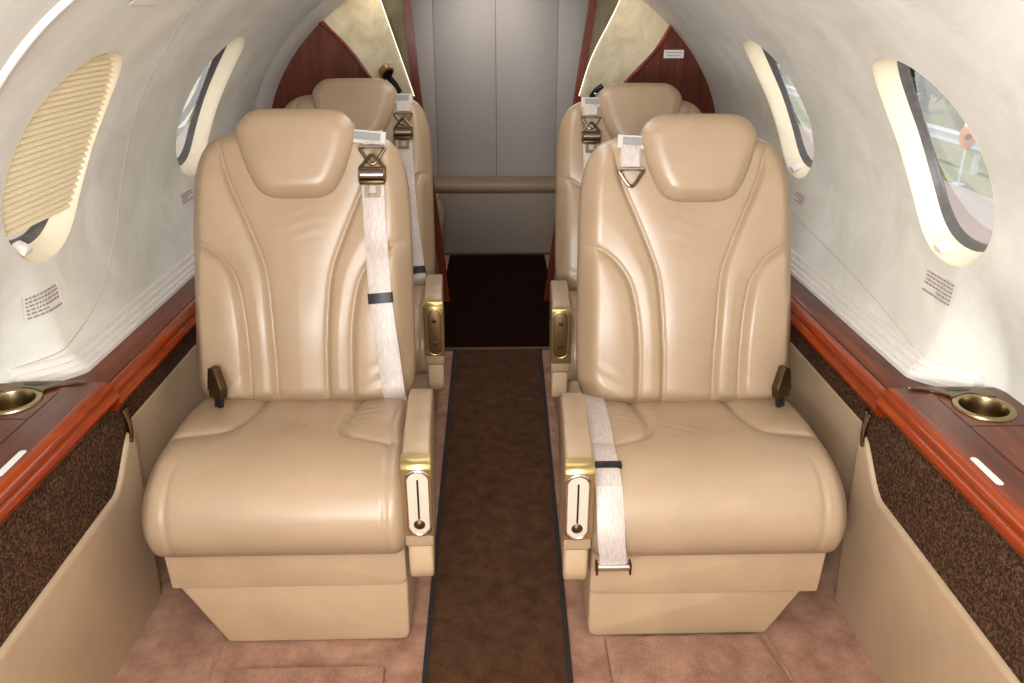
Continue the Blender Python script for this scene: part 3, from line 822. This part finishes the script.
def armrest(xc, m, root):
    x0, x1 = xc - m * .288, xc - m * .340
    pr = [(1.252, .356), (1.246, .42), (1.246, .497), (1.252, .506), (1.268, .512), (1.32, .514), (1.40, .511), (1.50, .500), (1.58, .486), (1.625, .474), (1.652, .452), (1.66, .42), (1.655, .36), (1.60, .335), (1.26, .335)]
    arm = MB().prism(pr, x0, x1, 'x', .009, 3).build('armrest', LEATHER, root)
    MB().prism([(1.249, .362), (1.2475, .326), (1.256, .322), (1.62, .322), (1.62, .34), (1.40, .362)], x0 + m * .0005, x1 - m * .0005, 'x', .006, 2).build('arm_cap', LEATHER, arm)
    MB().prism([(1.256, .326), (1.259, .26), (1.268, .238), (1.285, .228), (1.34, .226), (1.66, .24), (1.66, .326)], x0 - m * .003, x1 + m * .002, 'x', .008, 3).build('arm_panel', LEATHER_BASE_LIT, arm)
    bz = [(1.2355, .362), (1.2375, .358), (1.25, .358), (1.254, .498), (1.262, .507), (1.272, .5125), (1.272, .516), (1.258, .5145), (1.242, .510), (1.2365, .502)]
    MB().prism(bz, x0 + m * .0012, x1 - m * .0012, 'x', .0012, 1).build('bezel', BRASS, arm)
    for o in [arm] + list(arm.children):      # the arm toes in slightly towards the backrest
        for v in o.data.vertices: v.co.x += m * .055 * (LOC[o.name][1] + v.co.y - 1.25)
        for v in o.data.vertices: v.co.x += m * .003
    return arm
def receptacle(xc, m, root, dsh=0.0):
    """buckle housing standing at the window-side corner of the cushion"""
    fr = frame(xc, m)
    c = np.array([xc + m * (.174 + dsh * 1.2), 1.655, .480])
    ex = np.array([m * .86, .51, 0]); ey = np.array([-m * .51, .86, 0]); ez = np.array([m * -.05, .30, .95]); 
    def tr(mb): mb.V = [c + .84 * (ex * a + ey * b + ez * d) for a, b, d in mb.V]; return mb
    h = tr(MB().prism([(-.026, -.04), (.020, -.04), (.026, .036), (.018, .040), (.004, .040), (-.026, -.012)], -.012, .012, 'y', .003, 2)).build('buckle_housing', BRONZE_DK, root)
    tr(MB().box((.017, -.010, -.025), (.030, .010, .035), .003)).build('release_button', BLACK, h)
    tr(MB().box((-.02, -.006, -.066), (.006, .006, -.035), .002)).build('buckle_stalk', BLACK, h)
def seat(xc, m, label, belt, ash, lap, dsh=0.0, bs=-.178, drop=0.0):
    root = empty('cabin_seat', (xc, SY, 0)); tag(root, label, 'seat', 'tan leather cabin seats')
    fr = frame(xc, m)
    eb = edge_d(BACK_POLY, .085, .06)
    shell('backrest', BACK_POLY, -.012, .65, back_d, eb, fr, LEATHER, root, 150, 190)
    hd = edge_d(HEAD_POLY, .040, .050, 2.2)
    frh = frame(xc + m * dsh, m, y0=1.76 - .045 * KZ - .013 * KY, z0=.379 + .045 * KY - .013 * KZ)
    def hfront(s, t): return hd(s, t) + .006 * np.clip(1 - (s / .12) ** 2, 0, 1) * smooth01(polydist(s, t, HEAD_POLY, True) / .03)
    shell('headrest', HEAD_POLY, .494, .7025, hfront, edge_d(HEAD_POLY, .04, .03), frh, LEATHER, root, 70, 70)
    cushion(xc, m, root)
    # skirts
    x0, x1 = xc - m * .270, xc + m * .220
    MB().prism([(x0, .285), (x0, .175), (x0 + m * .004, .163), (x0 + m * .016, .158), (x1 - m * .004, .156), (x1 + m * .002, .285)], 1.342, 1.80, 'y', .006, 2).build('upper_skirt', LEATHER_BASE_LIT, root)
    MB().prism([(x0 + m * .001, .17), (x0 + m * .003, .02), (x0 + m * .008, .008), (x0 + m * .02, .003), (xc + m * .122, .003), (x1 - m * .012, .158), (x1 - m * .012, .17)], 1.352, 1.84, 'y', .010, 3).build('base', LEATHER_BASE_LIT, root)
    for q in (-.235, .05): MB().box((xc + m * q - .012, 1.37, 0), (xc + m * q + .012, 1.80, .008), .001).build('floor_rail', NICKEL, root)
    # shoulder belt slot in the top of the backrest
    c = fr(np.array(bs + .010), np.array(.636), back_d(np.array([bs + .010]), np.array([.636]))[0])
    mb = MB().box((-.032, -.010, -.006), (.032, .004, .003), .003); n = np.array([0, -KZ, KY]); t = np.array([0, KY, KZ])
    mb.V = [c + np.array([m, 0, 0]) * a + t * b + n * d for a, b, d in mb.V]; mb.build('belt_slot', BLACK, root)
    arm = armrest(xc, m, root); ashtray(xc, m, arm, ash)
    receptacle(xc, m, root, dsh)
    seat_belt(xc, m, root, belt, bs)
    if lap: lap_belt(xc, m, root)
    if drop:
        for ch in root.children:
            nm = ch.name.split('.')[0]
            dz = {'base': 0, 'floor_rail': 0, 'upper_skirt': -.034}.get(nm, -drop)
            ch.location.z += dz; LOC[ch.name] = LOC[ch.name] + np.array([0, 0, dz])
    return root
def copy_tree(o, parent=None, skip=()):
    c = o.copy(); COL.objects.link(c); c.parent = parent
    for ch in list(o.children):
        if ch.name.split('.')[0] in skip: continue
        copy_tree(ch, c, skip)
    return c
XL, XR = -.455, .465
sl = seat(XL, -1, 'tan leather seat in the front row with a buckled shoulder strap down its backrest', 'latched', 'slot', False)
sr = seat(XR, 1, 'tan leather seat in the front row with a lap strap hanging off its cushion', 'open', 'slot', True, .020, -.142, .014)
def aft(src, xc, m, dx, dy, dz, label, skip, hx=0, ax=0):
    c = copy_tree(src, None, skip)
    LOC[c.name] = LOC[src.name].copy()
    for ch in c.children_recursive: LOC[ch.name] = LOC[ch.parent.name] + np.array(ch.location)
    c['label'] = label
    arm = [k for k in c.children if k.name.startswith('armrest')][0]
    head = [k for k in c.children if k.name.startswith('headrest')][0]; head.location.x += hx
    arm.location.x += ax
    ashtray(xc, m, arm, 'closed')
    if 'shoulder_belt' in skip: seat_belt(xc, m, c, 'aft', *((-.150, -.6) if m > 0 else ())).location.z -= .010 if m > 0 else 0
    c.location = LOC[src.name] + np.array([dx, dy, dz])
    return c
SK = ('ashtray_rim', 'ashtray_insert', 'ashtray_slot', 'ashtray_knob')
al = aft(sl, XL, -1, -.006, .83, 0, 'tan leather seat in the back row behind the seat with the buckled shoulder strap', SK + ('shoulder_belt',), .012, -.018)
ar = aft(sr, XR, 1, .006, .80, 0, 'tan leather seat in the back row behind the seat with the hanging lap strap', SK + ('shoulder_belt', 'lap_belt'), -.008, .026)

# ------------------------------------------------------------------ bulkhead, aft compartment
def wallpts(side, z0, z1, ins, n=24):
    return [(p[0], p[2]) for p in (wpt(side, 3.0, l, ins) for l in np.linspace(l_of_z(z0), l_of_z(z1), n))]
for side, nm, ztop, pd in ((-1, 'wall_partition_left', 1.232, [(-.55, 1.135), (-.462, 1.015), (-.37, .87), (-.30, .72), (-.262, .5), (-.255, 0)]),
                           (1, 'wall_partition_right', 1.208, [(.620, 1.11), (.516, .998), (.40, .865), (.315, .72), (.272, .5), (.262, 0)])):
    outer = wallpts(side, .56, ztop, .02 if side < 0 else .002); top = outer[-1]
    pts = [(side * .80, 0), (side * .84, .50)] + outer + pd
    o = MB().prism(pts, YB, YB + .03, 'y').build(nm, WOOD_BULK); tag(o, kind='structure')
    e = crom([(top[0], top[1])] + pd[:-1], 6)
    MB().tube([(x, YB - .002, z) for x, z in e], .008, 8).build('edge_moulding', WOOD_EDGE, o)
# cream panels above the partitions with a lit inner edge
for side, nm, oz, A, B in ((-1, 'wall_valance_left', 1.232, [(-.63, 1.226), (-.55, 1.13), (-.462, 1.01), (-.37, .86)], [(-.455, 1.36), (-.420, 1.25), (-.372, 1.10), (-.318, .93)]),
                           (1, 'wall_valance_right', 1.208, [(.72, 1.20), (.620, 1.105), (.516, .99), (.40, .86)], [(.535, 1.36), (.490, 1.25), (.405, 1.08), (.358, .93)])):
    A = crom(A, 8); B = crom(B, 8); n = len(A); K = 10
    V = []; up = wallpts(side, oz, 1.40, .02 if side < 0 else .002, 12)
    rowsA = [(x, YB + .02, z) for x, z in A]; rowsB = [(x, YB + .18, z) for x, z in B]
    # continue upwards along the wall
    ext = [(x, YB + .02, z) for x, z in up[::-1]]; m_ = len(ext)
    extB = [(B[0][0] + side * -.0 + (k / m_) * 0 , YB + .18, 1.44 - .08 * k / m_) for k in range(m_)]
    RA = ext + rowsA; RB = extB + rowsB
    for a, b in zip(RA, RB):
        for k in range(K + 1):
            t = k / K; a_, b_ = np.array(a), np.array(b); p = a_ * (1 - t) + b_ * t
            p[1] += .03 * math.sin(PI * t); V.append(p)
    o = mk(nm, V, gridfaces(len(RA), K + 1), CREAM, fix=False); tag(o, kind='structure')
    P = [np.array(b) + [-side * .004, -.002, 0] for b in RB]
    MB().tube(P, .0022, 8).build('light_strip', LED, o)
# aft wall with doorway, jamb trim
for side, nm, jx in ((-1, 'wall_rear_left', [(-.325, 1.46), (-.325, 1.288), (-.30, .94), (-.237, .34), (-.205, 0)]), (1, 'wall_rear_right', [(.405, 1.46), (.398, 1.288), (.352, .93), (.272, .3), (.235, 0)])):
    yy = 3.50
    pts = [(side * 1.0, 0)] + [(side * 1.0, 1.46)] + [(x, z) for x, z in jx]
    o = MB().prism(pts, yy, yy + .02, 'y').build(nm, OLIVE); tag(o, kind='structure')
    J = crom(jx, 10)
    V = []
    for x, z in J:
        for a, b in ((-.002, yy - .012), (.028, yy - .012), (.028, yy + .03), (-.002, yy + .03)): V.append((x + side * a, b, z))
    mk('door_jamb', V, gridfaces(len(J), 4, loopc=True), WOOD_EDGE, o, smooth=False)
ysr = 4.5
rear = mk('wall_rear', [(-.7, ysr, 0), (.7, ysr, 0), (.7, ysr, 1.5), (-.7, ysr, 1.5)], [(0, 1, 2, 3)], OLIVE, smooth=False); tag(rear, kind='structure')
pnl = empty('door_1', (.02, ysr - .02, .33)); tag(pnl, kind='structure')
for x0, x1 in ((-.60, -.3005), (-.300, .0225), (.023, .3465), (.347, .62)):
    MB().box((x0, ysr - .045, .34), (x1, ysr - .003, 1.49), .004, 2).build('padded_panel', GREYPANEL, pnl)
for x, nm in ((-.72, 'wall_aft_left'), (.72, 'wall_aft_right')):
    tag(mk(nm, [(x, 3.2, 0), (x, ysr, 0), (x, ysr, 1.5), (x, 3.2, 1.5)], [(0, 1, 2, 3)], OLIVE, smooth=False), kind='structure')
tag(mk('ceiling_aft', [(-1, 3.19, 1.47), (1, 3.19, 1.47), (1, ysr, 1.47), (-1, ysr, 1.47)], [(0, 1, 2, 3)], OLIVE, smooth=False), kind='structure')
tag(mk('wall_front', [(-1, Y0, 0), (1, Y0, 0), (1, Y0, 1.5), (-1, Y0, 1.5)], [(0, 1, 2, 3)], WALL, smooth=False), kind='structure')
bn = empty('rear_bench', (.02, 4.3, 0)); tag(bn, 'low grey-taupe padded bench at the far end of the aisle under the grey panels', 'bench')
MB().box((-.50, 4.245, .006), (.50, 4.46, .345), .012, 3).build('bench_base', BENCHV, bn)
MB().box((-.50, 4.24, .345), (.50, 4.455, .395), .018, 3).build('bench_cushion', BENCHT, bn)
sb = empty('side_locker', (-.33, 3.75, 0)); tag(sb, 'olive rounded locker just inside the doorway beside the dark aft carpet', 'locker')
MB().prism([(-.6, .006), (-.262, .006), (-.245, .20), (-.238, .31), (-.262, .365), (-.32, .385), (-.6, .385)], 3.56, 4.0, 'y', .012, 3).build('locker_body', plain('olive_vinyl', rgb(150, 134, 104), .5), sb)
MB().prism([(-.6, .386), (-.32, .386), (-.27, .40), (-.6, .402)], 3.57, 3.99, 'y').build('locker_top', BENCHT, sb)
# placard on the right partition
o = MB().box((.652, YB - .004, 1.084), (.728, YB - .001, 1.114), .001, 1).build('placard', STICKER); tag(o, 'white placard on the wooden partition behind the back row', 'placard')
pr = MB()
for zz, a, b in ((1.104, .660, .722), (1.094, .664, .716)):
    x = a
    while x < b - .003:
        w = min(random.uniform(.004, .010), b - x); pr.box((x, YB - .0046, zz - .0018), (x + w, YB - .0040, zz + .0018)); x += w + .002
pr.build('print', plain('mauve_print', rgb(170, 130, 150), .7), o, smooth=False)
# small swivel reading lamp on the cream panel
rl = empty('reading_lamp', (-.405, 3.25, .98)); tag(rl, 'small bronze swivel lamp with a dark lens on the lit cream panel', 'lamp')
def orient(mb, c, ax):
    return mb
MB().lathe([(.001, -.030), (.016, -.028), (.026, -.020), (.030, -.008), (.030, .004), (.027, .006), (.001, .0062)], (-.402, 3.235, 1.030), (.50, -.50, -.55), 32).build('lamp_head', plain('gold_brown', rgb(172, 140, 92), .35, .6), rl)
MB().lathe([(.001, .0075), (.0225, .0075), (.0225, .0065)], (-.402, 3.235, 1.030), (.50, -.50, -.55), 32).build('lens', BLACK, rl)
MB().tube([(-.395, 3.25, 1.012), (-.375, 3.26, .985), (-.36, 3.27, .955)], .012, 10).build('stalk', BLACK, rl)
hk = empty('coat_hook', (.385, 3.26, .92)); tag(hk, 'small black hook with a bright screw on the lit cream panel without the lamp', 'hook')
MB().tube(crom([(.425, 3.20, .985), (.40, 3.205, .965), (.385, 3.215, .935), (.39, 3.24, .91)], 6), .011, 10).build('hook_arm', BLACK, hk)
MB().lathe([(.001, -.004), (.005, -.003), (.006, 0)], (.398, 3.192, .955), (0, 1, 0), 16).build('screw', CHROME, hk)

# ------------------------------------------------------------------ outside the windows
GZ = -2.05
tag(mk('pavement', [(-70, -40, GZ), (70, -40, GZ), (70, 90, GZ), (-70, 90, GZ)], [(0, 1, 2, 3)], plain('pale_tarmac', rgb(156, 138, 128), .9, var=.06, vs=.6), smooth=False), kind='structure')
GRASS = plain('verge_grass', rgb(108, 112, 60), .95, var=.35, vs=1.5)
RAILM = plain('galvanised_rail', rgb(176, 178, 180), .6, .0)
for s, lb in ((1, 'grass verge outside the windows opposite the pleated blind'), (-1, 'grass verge outside the windows on the pleated blind side')):
    V = []; ny, nx = 110, 8
    for i in range(ny):
        for j in range(nx):
            V.append((s * (10.2 + j * .28), 5 + i * .5, GZ + .02 + .02 * j + RNG.uniform(0, .08)))
    o = mk('grass_verge', V, gridfaces(ny, nx), GRASS, fix=False); tag(o, lb, 'grass', kind='stuff')
    tag(mk('terrain', [(s * 12.1, -10, GZ + .12), (s * 40, -10, GZ + .2), (s * 40, 80, GZ + .2), (s * 12.1, 80, GZ + .12)], [(0, 1, 2, 3)], GRASS, smooth=False), kind='structure')
    tag(mk('terrain', [(s * 9.3, -10, GZ + .012), (s * 10.2, -10, GZ + .03), (s * 10.2, 80, GZ + .03), (s * 9.3, 80, GZ + .012)], [(0, 1, 2, 3)], GRASS, smooth=False), kind='structure')
    g = empty('guard_rail', (s * 10.0, 20, GZ)); tag(g, 'long pale steel guard rail outside the ' + ('open windows opposite the pleated blind' if s > 0 else 'windows on the pleated blind side'), 'guard rail')
    z = GZ + .55
    pf = [(0, .20), (.05, .15), (.0, .10), (.0, .06), (.05, .02), (0, -.03), (-.012, -.03), (.03, .02), (-.012, .06), (-.012, .10), (.03, .15), (-.012, .20)]
    MB().prism([(s * (10.0 - a * 1), z + b * 1.35) for a, b in pf], 2, 58, 'y').build('rail', RAILM, g)
    for k in range(13):
        y = 4 + k * 4.2; MB().box((s * 10.08 - .05, y - .06, GZ), (s * 10.08 + .05, y + .06, z + .2), .01).build('post', RAILM, g)
LEAF = plain('tree_leaves', rgb(88, 96, 74), .9, var=.35, vs=2.0); BARK = plain('bark', rgb(96, 82, 66), .9, var=.3)
def tree(x, y, h, r, label, grp):
    gz = GZ + .12 + .08 * (abs(x) - 12.1) / 27.9
    root = empty('tree', (x, y, gz)); tag(root, label, 'tree', grp)
    tr = MB().tube(crom([(x, y, gz), (x + .1, y, gz + h * .3), (x - .05, y + .1, gz + h * .6), (x, y, gz + h * .9)], 4), .16, 8)
    for k in range(5):
        a = RNG.uniform(0, 2 * PI); z0 = gz + h * RNG.uniform(.25, .6)
        tr.tube([(x, y, z0), (x + r * .6 * math.cos(a), y + r * .6 * math.sin(a), z0 + h * .2)], .06, 6)
    tr.build('trunk', BARK, root)
    V = []; F = []
    for k in range(2000):
        t = RNG.uniform(.02, 1); a = RNG.uniform(0, 2 * PI); rr = (r - .3) * math.sqrt(RNG.uniform(.1, 1)) * min(1, (math.sin(PI * min(1, .3 + t * .7)) ** .6 + .1))
        c = np.array([x + rr * math.cos(a), y + rr * math.sin(a), gz + .35 + t * h])
        u = RNG.normal(size=3); u /= np.linalg.norm(u); v = np.cross(u, RNG.normal(size=3)); v /= np.linalg.norm(v); q = RNG.uniform(.12, .28)
        b = len(V); V += [c - u * q, c + v * q * .45, c + u * q, c - v * q * .45]; F.append((b, b + 1, b + 2, b + 3))
    mk('crown', V, F, LEAF, root, fix=False, smooth=False)
for i in range(13):
    tree(14.0 + (i % 2) * .3, 15.0 + i * 2.9, RNG.uniform(4.5, 6), 1.4, 'leafy green tree in the row behind the guard rail', 'trees behind the guard rail opposite the pleated blind')
for i in range(11):
    tree(-14.2 - (i % 2) * .3, 18.0 + i * 2.9, RNG.uniform(4.5, 6), 1.4, 'leafy tree outside on the side of the pleated blind', 'trees outside on the pleated blind side')
# orange post with a white top in front of the guard rail
def mpost(x, y):
    op = empty('marker_post', (x, y, GZ)); tag(op, 'orange marker post with a white cap in front of the guard rail', 'post')
    OR = plain('orange_plastic', rgb(206, 120, 72), .6)
    MB().lathe([(.001, .70), (.05, .70), (.08, .74), (.14, .84), (.155, .98), (.13, 1.10), (.09, 1.14), (.001, 1.14)], (x, y, GZ), n=32).build('post_body', OR, op)
    MB().lathe([(.10, 1.135), (.10, 1.20), (.07, 1.26), (.04, 1.30), (.001, 1.31)], (x, y, GZ), n=24).build('cap', WHITE, op)
    MB().lathe([(.001, 0), (.12, 0), (.12, .03), (.025, .05), (.025, .71), (.001, .71)], (x, y, GZ), n=20).build('leg', RAILM, op)
    MB().lathe([(.001, -.02), (.05, -.015), (.06, 0)], (x - .07, y - .13, GZ + .96), (.45, .9, 0), n=20).build('reflector', BLACK, op)
mpost(9.3, 15.75)

# ------------------------------------------------------------------ light
w = bpy.data.worlds.new('overcast'); sc.world = w; w.use_nodes = True
bg = w.node_tree.nodes['Background']; bg.inputs['Color'].default_value = (.93, .97, 1.0, 1); bg.inputs['Strength'].default_value = 2.0
def area(name, loc, rot, sx, sy, p, col=(1, .98, .96)):
    l = bpy.data.lights.new(name, 'AREA'); l.shape = 'RECTANGLE'; l.size = sx; l.size_y = sy; l.energy = p; l.color = col
    o = bpy.data.objects.new(name, l); COL.objects.link(o); o.location = loc; o.rotation_euler = rot; return o
area('cabin_downlight', (0, .35, 1.43), (0, 0, 0), .5, 1.6, 5, (.97, .98, 1))
area('cabin_downlight_aft', (0, 2.3, 1.44), (0, 0, 0), .25, 1.2, 4)
area('camera_flash', (0.0, -.08, 1.38), (math.radians(70), 0, 0), .5, .26, 14.5, (.96, .98, 1.0))
area('flash_bounce', (-.25, -.35, 1.0), (math.radians(122), 0, math.radians(-14)), .7, .3, 27, (.95, .98, 1.0))
area('valance_light_left', (-.42, 3.36, 1.30), (math.radians(-40), math.radians(35), 0), .1, .3, .36, (1, .88, .62))
area('valance_light_right', (.44, 3.36, 1.30), (math.radians(-40), math.radians(-35), 0), .1, .3, .36, (1, .88, .62))
area('aft_dome', (0, 4.0, 1.44), (0, 0, 0), .4, .6, 3.6, (1, .95, .9))

hl = area('upper_wall_fill', (-.35, -.35, 1.0), (0, 0, 0), .5, .3, 2.8, (.96, .98, 1.0))  # added fill lamp to brighten the upper right wall
hl.rotation_euler = (mathutils.Vector((.75, 1.9, 1.32)) - hl.location).to_track_quat('-Z', 'Y').to_euler(); hl.data.spread = math.radians(80)
# ------------------------------------------------------------------ camera
F_ = 800.0; VP = (491, 5)
p = math.atan((341.5 - VP[1]) / F_); a = math.atan((512 - VP[0]) / F_ * math.cos(p))
cam = bpy.data.cameras.new('camera'); cam.sensor_fit = 'HORIZONTAL'; cam.sensor_width = 36; cam.lens = F_ / 1024 * 36; cam.clip_start = .02
co = bpy.data.objects.new('camera', cam); COL.objects.link(co); co.location = (0, 0, 1.27); co.rotation_euler = (mathutils.Matrix.Rotation(-a, 3, 'Z') @ mathutils.Matrix.Rotation(PI / 2 - p, 3, 'X') ).to_euler()
sc.camera = co
sc.view_settings.view_transform = 'Standard'; sc.view_settings.look = 'None'; sc.view_settings.gamma = 1; sc.view_settings.use_curve_mapping = False
sc.view_settings.exposure = 0.06
sc.cycles.max_bounces = 8; sc.cycles.transparent_max_bounces = 12
